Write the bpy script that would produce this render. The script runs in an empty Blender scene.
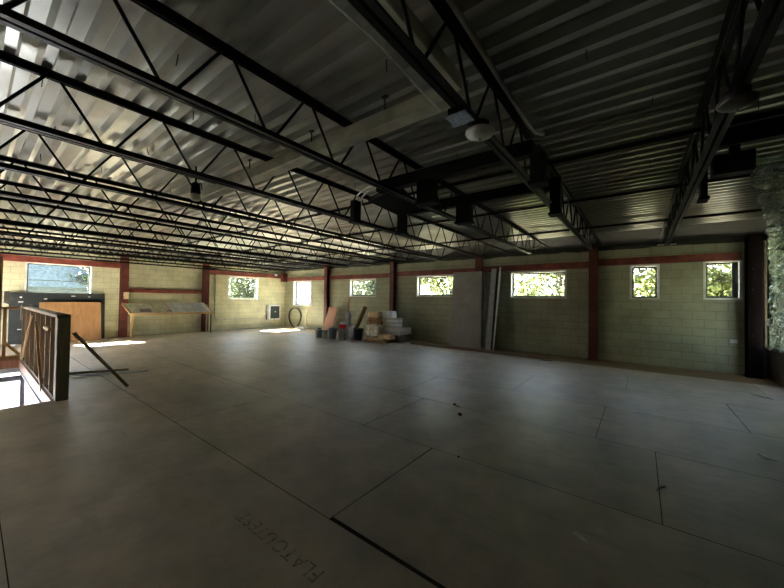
import bpy, bmesh, math, random
from mathutils import Vector, Matrix, noise
random.seed(7)
C = bpy.context.scene.collection
SC = bpy.context.scene
R_ = math.radians

# ------------------------------------------------------------------ materials
def new_mat(name):
    m = bpy.data.materials.new(name); m.use_nodes = True
    nt = m.node_tree; b = nt.nodes['Principled BSDF']
    return m, nt, b

def plain(name, col, rough=.6, metal=0., var=.12, scale=6., bump=0., bscale=40., spec=.5):
    """solid colour with gentle procedural mottling"""
    m, nt, b = new_mat(name); N, L = nt.nodes, nt.links
    tc = N.new('ShaderNodeTexCoord'); nz = N.new('ShaderNodeTexNoise')
    nz.inputs['Scale'].default_value = scale; nz.inputs['Detail'].default_value = 5
    L.new(tc.outputs['Object'], nz.inputs['Vector'])
    rp = N.new('ShaderNodeValToRGB'); L.new(nz.outputs['Fac'], rp.inputs['Fac'])
    lo = [max(0, c*(1-var*2)) for c in col]; hi = [min(1, c*(1+var*2)) for c in col]
    rp.color_ramp.elements[0].position = .3; rp.color_ramp.elements[0].color = (*lo, 1)
    rp.color_ramp.elements[1].position = .7; rp.color_ramp.elements[1].color = (*hi, 1)
    L.new(rp.outputs['Color'], b.inputs['Base Color'])
    b.inputs['Roughness'].default_value = rough; b.inputs['Metallic'].default_value = metal
    b.inputs['Specular IOR Level'].default_value = spec
    if bump:
        n2 = N.new('ShaderNodeTexNoise'); n2.inputs['Scale'].default_value = bscale
        L.new(tc.outputs['Object'], n2.inputs['Vector'])
        bp = N.new('ShaderNodeBump'); bp.inputs['Strength'].default_value = bump; bp.inputs['Distance'].default_value = .01
        L.new(n2.outputs['Fac'], bp.inputs['Height']); L.new(bp.outputs['Normal'], b.inputs['Normal'])
    return m

def wood(name, col, dark, axis=0, rough=.6, scale=9.):
    m, nt, b = new_mat(name); N, L = nt.nodes, nt.links
    tc = N.new('ShaderNodeTexCoord'); mp = N.new('ShaderNodeMapping')
    s = [scale*3]*3; s[axis] = scale*.18
    mp.inputs['Scale'].default_value = s; L.new(tc.outputs['Object'], mp.inputs['Vector'])
    nz = N.new('ShaderNodeTexNoise'); nz.inputs['Scale'].default_value = 1.; nz.inputs['Detail'].default_value = 6; nz.inputs['Distortion'].default_value = .6
    L.new(mp.outputs['Vector'], nz.inputs['Vector'])
    rp = N.new('ShaderNodeValToRGB'); L.new(nz.outputs['Fac'], rp.inputs['Fac'])
    rp.color_ramp.elements[0].position = .32; rp.color_ramp.elements[0].color = (*dark, 1)
    rp.color_ramp.elements[1].position = .66; rp.color_ramp.elements[1].color = (*col, 1)
    L.new(rp.outputs['Color'], b.inputs['Base Color']); b.inputs['Roughness'].default_value = rough
    return m

def block_wall(name, ax, col, mortar, top_z=None, brick=(.4, .2), mort=.006):
    """painted concrete block, ax = horizontal axis of the wall (0 x, 1 y)"""
    m, nt, b = new_mat(name); N, L = nt.nodes, nt.links
    tc = N.new('ShaderNodeTexCoord'); sp = N.new('ShaderNodeSeparateXYZ'); L.new(tc.outputs['Object'], sp.inputs[0])
    cb = N.new('ShaderNodeCombineXYZ'); L.new(sp.outputs[ax], cb.inputs[0]); L.new(sp.outputs[2], cb.inputs[1])
    br = N.new('ShaderNodeTexBrick'); L.new(cb.outputs[0], br.inputs['Vector'])
    br.inputs['Scale'].default_value = 1; br.inputs['Brick Width'].default_value = brick[0]; br.inputs['Row Height'].default_value = brick[1]
    br.inputs['Mortar Size'].default_value = mort; br.inputs['Mortar Smooth'].default_value = .3
    br.inputs['Color1'].default_value = (*col, 1); br.inputs['Color2'].default_value = (*[c*.88 for c in col], 1)
    br.inputs['Mortar'].default_value = (*mortar, 1)
    nz = N.new('ShaderNodeTexNoise'); nz.inputs['Scale'].default_value = 1.3; nz.inputs['Detail'].default_value = 8; nz.inputs['Roughness'].default_value = .65
    L.new(tc.outputs['Object'], nz.inputs['Vector'])
    mr = N.new('ShaderNodeMapRange'); mr.inputs[1].default_value = .3; mr.inputs[2].default_value = .7; mr.inputs[3].default_value = .72; mr.inputs[4].default_value = 1.12
    L.new(nz.outputs['Fac'], mr.inputs[0])
    mx = N.new('ShaderNodeMix'); mx.data_type = 'RGBA'; mx.blend_type = 'MULTIPLY'; mx.inputs[0].default_value = 1
    L.new(br.outputs['Color'], mx.inputs[6]); L.new(mr.outputs[0], mx.inputs[7])
    out = mx.outputs[2]
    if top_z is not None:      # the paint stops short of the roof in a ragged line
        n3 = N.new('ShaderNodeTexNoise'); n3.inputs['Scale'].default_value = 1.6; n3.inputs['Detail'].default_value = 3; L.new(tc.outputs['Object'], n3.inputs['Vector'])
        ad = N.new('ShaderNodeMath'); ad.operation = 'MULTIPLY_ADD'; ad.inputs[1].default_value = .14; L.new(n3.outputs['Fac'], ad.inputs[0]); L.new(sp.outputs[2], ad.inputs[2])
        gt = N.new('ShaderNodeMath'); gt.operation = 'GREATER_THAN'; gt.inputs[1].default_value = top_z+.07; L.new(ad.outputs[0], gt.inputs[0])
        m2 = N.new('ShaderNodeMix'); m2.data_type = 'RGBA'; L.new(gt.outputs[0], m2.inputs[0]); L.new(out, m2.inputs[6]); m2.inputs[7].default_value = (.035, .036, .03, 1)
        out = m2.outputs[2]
    L.new(out, b.inputs['Base Color']); b.inputs['Roughness'].default_value = .62; b.inputs['Specular IOR Level'].default_value = .35
    bp = N.new('ShaderNodeBump'); bp.inputs['Strength'].default_value = .55; bp.inputs['Distance'].default_value = .012
    iv = N.new('ShaderNodeMath'); iv.operation = 'MULTIPLY_ADD'; iv.inputs[1].default_value = -1.; L.new(br.outputs['Fac'], iv.inputs[0])
    n4 = N.new('ShaderNodeTexNoise'); n4.inputs['Scale'].default_value = 30; n4.inputs['Detail'].default_value = 4; L.new(tc.outputs['Object'], n4.inputs['Vector'])
    sc = N.new('ShaderNodeMath'); sc.operation = 'MULTIPLY'; sc.inputs[1].default_value = .5; L.new(n4.outputs['Fac'], sc.inputs[0]); L.new(sc.outputs[0], iv.inputs[2])
    L.new(iv.outputs[0], bp.inputs['Height']); L.new(bp.outputs['Normal'], b.inputs['Normal'])
    return m

def floor_mat():
    m, nt, b = new_mat('fibreboard_sheets'); N, L = nt.nodes, nt.links
    tc = N.new('ShaderNodeTexCoord')
    def nz(s, d=6, r=.6):
        n = N.new('ShaderNodeTexNoise'); n.inputs['Scale'].default_value = s; n.inputs['Detail'].default_value = d; n.inputs['Roughness'].default_value = r
        L.new(tc.outputs['Object'], n.inputs['Vector']); return n
    big = nz(.7, 5, .6); med = nz(2.7, 7, .68); fin = nz(60, 3)
    r1 = N.new('ShaderNodeValToRGB'); L.new(big.outputs['Fac'], r1.inputs['Fac'])
    r1.color_ramp.elements[0].position = .34; r1.color_ramp.elements[0].color = (.41, .37, .30, 1)
    r1.color_ramp.elements[1].position = .66; r1.color_ramp.elements[1].color = (.60, .50, .41, 1)
    r2 = N.new('ShaderNodeMapRange'); r2.inputs[1].default_value = .32; r2.inputs[2].default_value = .62; r2.inputs[3].default_value = .74; r2.inputs[4].default_value = 1.1
    L.new(med.outputs['Fac'], r2.inputs[0])
    mx = N.new('ShaderNodeMix'); mx.data_type = 'RGBA'; mx.blend_type = 'MULTIPLY'; mx.inputs[0].default_value = 1
    L.new(r1.outputs['Color'], mx.inputs[6]); L.new(r2.outputs[0], mx.inputs[7])
    # greenish smears stretched along the sheets
    mp = N.new('ShaderNodeMapping'); mp.inputs['Scale'].default_value = (1.3, 5.5, 1); L.new(tc.outputs['Object'], mp.inputs['Vector'])
    sm = N.new('ShaderNodeTexNoise'); sm.inputs['Scale'].default_value = 1.1; sm.inputs['Detail'].default_value = 3; L.new(mp.outputs['Vector'], sm.inputs['Vector'])
    rs = N.new('ShaderNodeMapRange'); rs.inputs[1].default_value = .62; rs.inputs[2].default_value = .72; rs.inputs[3].default_value = 0; rs.inputs[4].default_value = .5
    L.new(sm.outputs['Fac'], rs.inputs[0])
    m2 = N.new('ShaderNodeMix'); m2.data_type = 'RGBA'; L.new(rs.outputs[0], m2.inputs[0]); L.new(mx.outputs[2], m2.inputs[6]); m2.inputs[7].default_value = (.29, .30, .25, 1)
    L.new(m2.outputs[2], b.inputs['Base Color'])
    rr = N.new('ShaderNodeMapRange'); rr.inputs[3].default_value = .40; rr.inputs[4].default_value = .58; L.new(med.outputs['Fac'], rr.inputs[0]); L.new(rr.outputs[0], b.inputs['Roughness'])
    b.inputs['Specular IOR Level'].default_value = .9
    bp = N.new('ShaderNodeBump'); bp.inputs['Strength'].default_value = .25; bp.inputs['Distance'].default_value = .004
    L.new(fin.outputs['Fac'], bp.inputs['Height']); L.new(bp.outputs['Normal'], b.inputs['Normal'])
    return m

def deck_mat():
    m, nt, b = new_mat('galvanised_deck'); N, L = nt.nodes, nt.links
    tc = N.new('ShaderNodeTexCoord')
    n = N.new('ShaderNodeTexNoise'); n.inputs['Scale'].default_value = 1.4; n.inputs['Detail'].default_value = 4; n.inputs['Roughness'].default_value = .5
    L.new(tc.outputs['Object'], n.inputs['Vector'])
    r = N.new('ShaderNodeValToRGB'); L.new(n.outputs['Fac'], r.inputs['Fac'])
    r.color_ramp.elements[0].position = .3; r.color_ramp.elements[0].color = (.38, .38, .335, 1)
    r.color_ramp.elements[1].position = .7; r.color_ramp.elements[1].color = (.54, .53, .465, 1)
    L.new(r.outputs['Color'], b.inputs['Base Color'])
    b.inputs['Metallic'].default_value = .85
    mr = N.new('ShaderNodeMapRange'); mr.inputs[3].default_value = .27; mr.inputs[4].default_value = .33; L.new(n.outputs['Fac'], mr.inputs[0]); L.new(mr.outputs[0], b.inputs['Roughness'])
    return m

def glass_mat(name, tint, gloss=.06):
    m = bpy.data.materials.new(name); m.use_nodes = True; nt = m.node_tree; N, L = nt.nodes, nt.links
    N.clear(); o = N.new('ShaderNodeOutputMaterial'); t = N.new('ShaderNodeBsdfTransparent'); g = N.new('ShaderNodeBsdfGlossy'); mx = N.new('ShaderNodeMixShader')
    t.inputs['Color'].default_value = (*tint, 1); g.inputs['Roughness'].default_value = .05; mx.inputs[0].default_value = gloss
    L.new(t.outputs[0], mx.inputs[1]); L.new(g.outputs[0], mx.inputs[2]); L.new(mx.outputs[0], o.inputs['Surface'])
    return m

def film_mat():
    m = bpy.data.materials.new('crumpled_plastic'); m.use_nodes = True; nt = m.node_tree; N, L = nt.nodes, nt.links
    N.clear(); o = N.new('ShaderNodeOutputMaterial'); t = N.new('ShaderNodeBsdfTransparent'); g = N.new('ShaderNodeBsdfGlossy'); d = N.new('ShaderNodeBsdfDiffuse')
    t.inputs['Color'].default_value = (.52, .60, .54, 1); g.inputs['Roughness'].default_value = .04; g.inputs['Color'].default_value = (.62, .66, .63, 1)
    d.inputs['Color'].default_value = (.05, .055, .05, 1)
    tc = N.new('ShaderNodeTexCoord'); n = N.new('ShaderNodeTexNoise'); n.inputs['Scale'].default_value = 4.5; n.inputs['Detail'].default_value = 3; n.inputs['Distortion'].default_value = 2.0
    L.new(tc.outputs['Object'], n.inputs['Vector']); bp = N.new('ShaderNodeBump'); bp.inputs['Strength'].default_value = 1.; bp.inputs['Distance'].default_value = .12
    L.new(n.outputs['Fac'], bp.inputs['Height']); L.new(bp.outputs['Normal'], g.inputs['Normal'])
    a = N.new('ShaderNodeMixShader'); a.inputs[0].default_value = .32; c = N.new('ShaderNodeMixShader'); c.inputs[0].default_value = .05
    L.new(t.outputs[0], a.inputs[1]); L.new(g.outputs[0], a.inputs[2]); L.new(a.outputs[0], c.inputs[1]); L.new(d.outputs[0], c.inputs[2]); L.new(c.outputs[0], o.inputs['Surface'])
    return m

M = dict(
    floor=floor_mat(), deck=deck_mat(),
    subfloor=wood('bare_subfloor', (.30, .20, .11), (.18, .115, .06), 0),
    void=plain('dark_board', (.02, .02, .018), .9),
    wallA=block_wall('painted_block_back_dim', 0, (.415, .42, .295), (.22, .23, .155), 3.0),  # same block paint, colour lowered to carry this wall's dimmer light
    wallB=block_wall('painted_block_left_lit', 1, (.76, .75, .52), (.46, .46, .31), 3.0),  # same block paint, colour raised to carry this wall's brighter light
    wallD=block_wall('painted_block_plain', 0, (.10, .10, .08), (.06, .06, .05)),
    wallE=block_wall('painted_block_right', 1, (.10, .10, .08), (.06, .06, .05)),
    brick=block_wall('brown_brick', 1, (.11, .085, .07), (.05, .045, .04), None, (.22, .075), .008),
    red=plain('red_oxide_steel', (.11, .022, .017), .55, .0, .22, 5, .2, 60),
    dred=plain('near_black_red_steel', (.006, .004, .004), .9, 0, .25, 5, spec=.04),  # near black steel for the right corner column
    redbright=plain('red_oxide_channel', (.19, .044, .030), .55, 0, .25, 4, .2, 60),
    black=plain('black_joist_paint', (.009, .009, .009), .45, .0, .2, 8, spec=.22),
    duct=plain('black_sheet_metal', (.007, .007, .007), .6, spec=.15),
    frame=plain('dark_window_steel', (.03, .035, .032), .4, .3),
    casing=plain('white_casing_paint', (.78, .80, .78), .5),
    glass=glass_mat('window_glass', (.80, .83, .81)),
    film=film_mat(),
    cream=plain('cream_painted_duct', (.46, .45, .33), .45),
    white=plain('white_plastic', (.75, .76, .78), .5),
    bluewhite=plain('pale_blue_sheet', (.76, .80, .90), .5, 0, .08),
    greysheet=plain('grey_board', (.50, .51, .53), .7, 0, .08),
    drywall=plain('drywall_face', (.36, .355, .35), .8, 0, .06, 3),
    darkboard=plain('dark_grey_board', (.17, .175, .165), .75),
    green=plain('sage_siding', (.55, .56, .46), .6),
    purple=plain('purple_grey_card', (.22, .18, .20), .7),
    foam=plain('black_foam_board', (.022, .028, .032), .6, 0, .1, 3),
    ply=wood('orange_plywood', (.40, .22, .10), (.31, .16, .07), 2, .55, 5),
    plyred=wood('reddish_plywood', (.50, .24, .14), (.38, .17, .09), 2, .55, 6),
    lum=wood('pale_lumber', (.60, .42, .22), (.45, .29, .14), 1, .6),
    lumx=wood('aged_lumber', (.24, .165, .10), (.13, .09, .055), 0, .65),
    lumz=wood('aged_lumber_upright', (.50, .36, .22), (.34, .23, .13), 2, .65),
    orange=wood('yellow_stud', (.50, .29, .09), (.36, .20, .06), 2, .6),
    darkwood=wood('dark_weathered_wood', (.40, .33, .20), (.27, .21, .12), 2, .7),
    conduit=plain('galvanised_conduit', (.45, .45, .43), .3, .85),
    cable=plain('white_cable', (.8, .8, .76), .35),
    grey=plain('grey_bucket_plastic', (.40, .41, .42), .45),
    navy=plain('blue_grey_bucket_plastic', (.34, .39, .48), .45),
    blackp=plain('black_bucket_plastic', (.03, .04, .035), .4),
    redp=plain('red_plastic', (.60, .02, .02), .35),
    sack=plain('kraft_paper', (.38, .22, .11), .75, 0, .2, 8, .5, 18),
    tansack=plain('tan_paper', (.60, .45, .28), .75, 0, .2, 8, .5, 18),
    whitesack=plain('white_woven_sack', (.80, .73, .62), .7, 0, .2, 9, .6, 18),
    brass=plain('brown_cardboard', (.20, .12, .065), .8),
    dome=plain('frosted_glass_dome', (.62, .62, .52), .3),
    bluelabel=plain('pale_blue_cover', (.42, .50, .58), .5, 0, .2, 60),
    leafA=plain('leaf_yellow_green', (.070, .088, .015), .6, 0, .5, 3),
    leafB=plain('leaf_green', (.026, .040, .016), .6, 0, .5, 3),
    bark=plain('bark', (.10, .07, .05), .9),
    grass=plain('pale_gravel', (.17, .15, .115), .9, 0, .3, 2),
    concrete=plain('pale_concrete', (.5, .5, .48), .8),
    siding=plain('white_siding', (.050, .064, .080), .8, spec=.05),
    roof=plain('blue_grey_shingle', (.055, .072, .088), .9, 0, .2, 8, spec=.02),
    ink=plain('green_black_ink', (.30, .30, .24), .7, 0, .4, 25),
    dimdome=plain('dimmed_glass_dome', (.05, .05, .035), .35),  # right lamp's glass, its shade put into a darker colour
    screw=plain('dark_screw', (.03, .03, .03), .5, .3),
    mulch=plain('dark_rubber_hose', (.03, .028, .025), .5),
)

# ------------------------------------------------------------------ mesh helpers
class MB:
    def __init__(s): s.b = bmesh.new()
    def box(s, x0, x1, y0, y1, z0, z1, mi=0):
        v = [s.b.verts.new(p) for p in ((x0,y0,z0),(x1,y0,z0),(x1,y1,z0),(x0,y1,z0),(x0,y0,z1),(x1,y0,z1),(x1,y1,z1),(x0,y1,z1))]
        for f in ((3,2,1,0),(4,5,6,7),(0,1,5,4),(1,2,6,5),(2,3,7,6),(3,0,4,7)):
            g = s.b.faces.new([v[i] for i in f]); g.material_index = mi
        return s
    def hexa(s, bottom, top):      # two rings of four points
        v = [s.b.verts.new(p) for p in list(bottom)+list(top)]
        for f in ((3,2,1,0),(4,5,6,7),(0,1,5,4),(1,2,6,5),(2,3,7,6),(3,0,4,7)): s.b.faces.new([v[i] for i in f])
        return s
    def bar(s, a, c, w, h, up=(0,0,1)):
        a, c = Vector(a), Vector(c); d = (c-a).normalized(); u = Vector(up)
        if abs(d.dot(u)) > .98: u = Vector((1,0,0))
        r = d.cross(u).normalized(); u = r.cross(d).normalized()
        q = lambda p: [p - r*w/2 - u*h/2, p + r*w/2 - u*h/2, p + r*w/2 + u*h/2, p - r*w/2 + u*h/2]
        return s.hexa(q(a), q(c))
    def tube(s, pts, r, n=8, cap=True):
        pts = [Vector(p) for p in pts]; rr = r if isinstance(r, (list, tuple)) else [r]*len(pts); rings = []
        prev = None
        for i, p in enumerate(pts):
            d = (pts[min(i+1, len(pts)-1)] - pts[max(i-1, 0)]).normalized()
            u = Vector((0,0,1)) if abs(d.z) < .95 else Vector((1,0,0))
            if prev is not None: u = prev
            x = d.cross(u)
            if x.length < 1e-4: x = d.cross(Vector((1,0,0)))
            x.normalize(); u = x.cross(d).normalized(); prev = u
            rings.append([s.b.verts.new(p + (x*math.cos(2*math.pi*k/n) + u*math.sin(2*math.pi*k/n))*rr[i]) for k in range(n)])
        for a, c in zip(rings, rings[1:]):
            for k in range(n):
                f = s.b.faces.new((a[k], a[(k+1) % n], c[(k+1) % n], c[k])); f.smooth = True
        if cap: s.b.faces.new(rings[0][::-1]); s.b.faces.new(rings[-1])
        return s
    def lathe(s, prof, cx=0, cy=0, n=20, closed=False):
        rings = [[s.b.verts.new((cx + r*math.cos(2*math.pi*k/n), cy + r*math.sin(2*math.pi*k/n), z)) for k in range(n)] for r, z in prof]
        for a, c in zip(rings, rings[1:]):
            for k in range(n):
                f = s.b.faces.new((a[k], a[(k+1) % n], c[(k+1) % n], c[k])); f.smooth = True
        s.b.faces.new(rings[0][::-1]); s.b.faces.new(rings[-1]) if not closed else None
        return s
    def done(s, name, m, parent=None, bevel=0., smooth=False, loc=None):
        bmesh.ops.recalc_face_normals(s.b, faces=s.b.faces)
        if bevel: bmesh.ops.bevel(s.b, geom=list(s.b.edges), offset=bevel, segments=1, affect='EDGES', clamp_overlap=True)
        if smooth:
            for f in s.b.faces: f.smooth = True
        me = bpy.data.meshes.new(name); s.b.to_mesh(me); s.b.free()
        for k in (m if isinstance(m, (list, tuple)) else [m]): me.materials.append(k)
        o = bpy.data.objects.new(name, me); C.objects.link(o)
        if parent: o.parent = parent
        if loc: o.location = loc
        return o

def tag(o, label, cat, group=None, kind=None):
    o['label'] = label; o['category'] = cat
    if group: o['group'] = group
    if kind: o['kind'] = kind
    return o
def thing(name, label, cat, loc=(0,0,0), rz=0, group=None):
    o = bpy.data.objects.new(name, None); C.objects.link(o); o.location = loc; o.rotation_euler = (0,0,rz); o.empty_display_size = .1
    return tag(o, label, cat, group)
def struct(o): o['kind'] = 'structure'; return o
def kids(root, name, n=None): return [c for c in root.children if c.name.startswith(name)]
def crumple(o, amp, sc, seed=0):
    for v in o.data.vertices:
        p = Vector(v.co)*sc + Vector((seed*3.1, seed*1.7, seed)); d = noise.noise_vector(p)
        v.co += Vector((d.x, d.y, d.z))*amp
def subdiv_box(x, y, z, n=6, rnd=.25):
    b = bmesh.new(); bmesh.ops.create_cube(b, size=1); bmesh.ops.subdivide_edges(b, edges=list(b.edges), cuts=n, use_grid_fill=True)
    for v in b.verts:
        c = v.co*2; q = c.copy(); l = max(abs(c.x), abs(c.y), abs(c.z)); s = c.normalized()*l
        c = c.lerp(s, rnd); v.co = Vector((c.x*x/2, c.y*y/2, (c.z+1)*z/2))
    for f in b.faces: f.smooth = True
    m = MB(); m.b.free(); m.b = b; return m

# ------------------------------------------------------------------ room numbers (metres)
XL, YB, XR, YF = -15.5, 10.6, 2.2, -6.0
ZD = 3.12                      # underside of the roof deck
HOLE = (-11.8, -6.85, -3.2, .80)   # stair opening

# floor ------------------------------------------------------------------------
def rects(x0, x1, y0, y1):
    hx0, hx1, hy0, hy1 = HOLE
    if x1 <= hx0 or x0 >= hx1 or y1 <= hy0 or y0 >= hy1: return [(x0,x1,y0,y1)]
    o = []
    if x0 < hx0: o.append((x0,hx0,y0,y1))
    if x1 > hx1: o.append((hx1,x1,y0,y1))
    a, c = max(x0,hx0), min(x1,hx1)
    if y0 < hy0: o.append((a,c,y0,hy0))
    if y1 > hy1: o.append((a,c,hy1,y1))
    return o
f = MB(); G = .003
rows = [YF, -4.12, -2.69, -1.26, .17, 1.60, 3.03, 4.45, 5.87, 7.30, 8.55, 9.52]
offs = [0, 1, .3, None, None, -1.75, .13, -.41, -1.78, -.2, -1.1]
for i in range(len(rows)-1):
    y0, y1 = rows[i], rows[i+1]; L0 = 2.86
    xs = sorted([XL, XR] + ([] if offs[i] is None else [offs[i]+k*L0 for k in range(-8, 4) if XL+.1 < offs[i]+k*L0 < XR-.1]))
    for a, c in zip(xs, xs[1:]):
        for (p, q, r, t) in rects(a, c, y0, y1):
            if i == 5 and abs(a+1.75) < .01:       # the sheet with one lifted corner
                f.hexa([(p+.010,r+.026,-.0135),(q-G,r+.007,-.0135),(q-G,t-G,-.0135),(p+.010,t-G,-.0135)], [(p+.010,r+.026,.006),(q-G,r+.007,.001),(q-G,t-G,.0),(p+.010,t-G,.0)])
            else:
                f.box(p+G, q-G, r+G, t-G, -.0135, 0)
f.box(XL, -6.3, 9.52+G, YB, -.014, 0)
f.box(-6.3, XR, 9.52, YB, -.02, -.012, 1)
for (p, q, r, t) in rects(XL, XR, YF, YB): f.box(p, q, r, t, -.19, -.022, 2)
f.b.normal_update()
for fc in f.b.faces:
    if abs(fc.normal.z) < .5 and fc.material_index == 0: fc.material_index = 2
floor = struct(f.done('floor', [M['floor'], M['subfloor'], M['void']]))

def font_mark(txt, x, y, size, name='printed_lettering'):
    cu = bpy.data.curves.new(name, 'FONT'); cu.body = txt; cu.size = size; cu.extrude = .0003; cu.space_character = 1.1
    o = bpy.data.objects.new(name, cu); C.objects.link(o); o.location = (x, y, .0012); o.rotation_euler = (0, 0, math.pi)
    cu.materials.append(M['ink']); o.parent = floor; return o
font_mark('FLATOUTEST', -1.42, 1.28, .135)

# ceiling: ribbed deck ------------------------------------------------------------
d = MB(); P = .165; y = YF; prof = []
while y < YB:
    prof += [(y, ZD), (y+.050, ZD), (y+.072, ZD+.062), (y+.143, ZD+.062)]; y += P
prof = [q for q in prof if q[0] <= YB]; prof.append((YB, prof[-1][1]))
va = [d.b.verts.new((XL, a, z)) for a, z in prof]; vb = [d.b.verts.new((XR, a, z)) for a, z in prof]
for i in range(len(prof)-1): d.b.faces.new((va[i], vb[i], vb[i+1], va[i+1]))
for i, x in enumerate((XL, XR)): pass
ceiling = struct(d.done('ceiling', M['deck']))
sld = ceiling.modifiers.new('t', 'SOLIDIFY'); sld.thickness = .004; sld.offset = 1
rf = struct(MB().box(XL-.3, XR+.3, YF-.3, YB+.3, ZD+.08, ZD+.3).done('trim_1', M['void']))
# screws that come through the deck
sb = MB().tube([(0,0,-.075),(0,0,.0)], .0036, 5); s0 = sb.done('screw', M['screw'], ceiling); k = 0
spots = []
for jx in range(11):
    for jy in range(9):
        spots.append((-9.6 + jx*1.05 + random.uniform(-.35,.35), .3 + jy*.66 + random.uniform(-.2,.2)))
for (x, y) in spots[:99]:
    yy = YF + round((y-YF)/P)*P + .024
    o = s0 if k == 0 else s0.copy()
    if k: C.objects.link(o)
    o.parent = ceiling; o.location = (x, yy, ZD); o.rotation_euler = (random.uniform(-.12,.12), random.uniform(-.12,.12), 0); k += 1

# walls with window holes -----------------------------------------------------------
def wall(name, axis, pos, out, a0, a1, z0, z1, holes, mat, th=.2):
    """axis 0: wall runs along x at y=pos; axis 1: runs along y at x=pos. out = outward sign"""
    m = MB(); hs = sorted(holes); cuts = [a0]
    def seg(a, c, p, q):
        if c-a < 1e-4 or q-p < 1e-4: return
        lo, hi = sorted((pos, pos+out*th))
        if axis == 0: m.box(a, c, lo, hi, p, q)
        else: m.box(lo, hi, a, c, p, q)
    cur = a0
    for (h0, h1, p, q) in hs:
        seg(cur, h0, z0, z1); seg(h0, h1, z0, p); seg(h0, h1, q, z1); cur = h1
    seg(cur, a1, z0, z1)
    return struct(m.done(name, mat))
WA = [(-14.72,-13.28,1.18,2.42), (-10.52,-9.0,1.69,2.41), (-6.88,-5.2,1.72,2.45), (-3.30,-1.74,1.70,2.47), (-.19,.35,1.70,2.53), (1.22,1.79,1.71,2.56)]
WB = [(1.13,2.66,1.60,2.56), (7.50,8.98,1.47,2.52)]
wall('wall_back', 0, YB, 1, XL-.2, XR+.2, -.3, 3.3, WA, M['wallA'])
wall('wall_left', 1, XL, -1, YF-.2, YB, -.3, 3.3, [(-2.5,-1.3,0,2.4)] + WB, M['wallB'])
WC = [(8.7, 10.15, .70, 2.95)]
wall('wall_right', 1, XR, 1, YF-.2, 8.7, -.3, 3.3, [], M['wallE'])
struct(MB().box(XR, XR+.2, 8.7, YB, -.3, .66).done('wall_right_sill', M['brick']))
struct(MB().box(XR-.02, XR+.24, 8.7, 10.2, .66, .70).done('trim_2', M['darkboard'], bevel=.004))
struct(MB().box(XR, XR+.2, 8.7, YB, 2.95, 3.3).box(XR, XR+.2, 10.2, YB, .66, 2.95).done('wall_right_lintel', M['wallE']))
WF = []
wall('wall_front', 0, YF, -1, XL-.2, XR+.2, -.3, 3.3, WF, M['wallD'])

def portal(loc, rot, sx, sy):
    L = bpy.data.lights.new('daylight_portal', 'AREA'); L.shape = 'RECTANGLE'; L.size = sx; L.size_y = sy; L.cycles.is_portal = True
    o = bpy.data.objects.new('daylight_portal', L); C.objects.link(o); o.location = loc; o.rotation_euler = rot
def window(n, axis, pos, out, h, bar=.5, frame_w=.05, fat=None):
    a, c, p, q = h; w = thing('window_%d' % n, '', '', (0,0,0)); del w['label']; del w['category']; w['kind'] = 'structure'
    def B(m, u0, u1, d0, d1, z0, z1):
        e0, e1 = sorted((pos+out*d0, pos+out*d1))
        return m.box(u0, u1, e0, e1, z0, z1) if axis == 0 else m.box(e0, e1, u0, u1, z0, z1)
    t = .035                                # white casing round the opening and its reveal lining
    m = MB()
    B(m, a-t, c+t, -.012, .0, q, q+t); B(m, a-t, c+t, -.012, .0, p-t, p); B(m, a-t, a, -.012, .0, p, q); B(m, c, c+t, -.012, .0, p, q)
    B(m, a, c, -.012, .12, q-.012, q); B(m, a, c, -.012, .12, p, p+.012); B(m, a, a+.012, -.012, .12, p, q); B(m, c-.012, c, -.012, .12, p, q)
    m.done('window_casing', M['casing'], w)
    m = MB(); g = frame_w; fr = fat or g
    B(m, a, c, .12, .17, q-g, q); B(m, a, c, .12, .17, p, p+g); B(m, a, a+g, .12, .17, p+g, q-g); B(m, c-fr, c, .12, .17, p+g, q-g)
    m.done('window_frame', M['frame'], w, bevel=.004)
    zm = p+(q-p)*bar
    B(MB(), a+g, c-fr, .125, .165, zm-.011, zm+.011).done('meeting_rail', M['frame'], w)
    for z0, z1 in ((p+g, zm-.011), (zm+.011, q-g)):
        B(MB(), a+g, c-fr, .143, .147, z0, z1).done('pane', M['glass'], w)
    mid = ((a+c)/2, pos+out*.21, (p+q)/2) if axis == 0 else (pos+out*.21, (a+c)/2, (p+q)/2)
    rot = (R_(-90 if out > 0 else 90), 0, 0) if axis == 0 else (R_(90), 0, R_(90 if out > 0 else -90))
    portal(mid, rot, c-a, q-p)
    return w
for i, h in enumerate(WA): window(i+1, 0, YB, 1, h, .5 if i != 0 else .52, fat=.11 if i == 5 else None)
for i, h in enumerate(WB): window(7+i, 1, XL, -1, h, .42 if i == 0 else .5)
t = MB().box(XL-.2, XL+.02, -2.62, -2.5, 0, 2.4).box(XL-.2, XL+.02, -1.3, -1.18, 0, 2.4).box(XL-.2, XL+.02, -2.62, -1.18, 2.4, 2.52)
struct(t.done('added_door_1', M['redbright']))          # added doorway, unseen left of the frame, to brighten that side
portal((XL-.25, -1.9, 1.2), (R_(90), 0, R_(-90)), 1.2, 2.4)
portal((XR+.25, 9.42, 1.8), (R_(90), 0, R_(90)), 1.45, 2.25)

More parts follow.
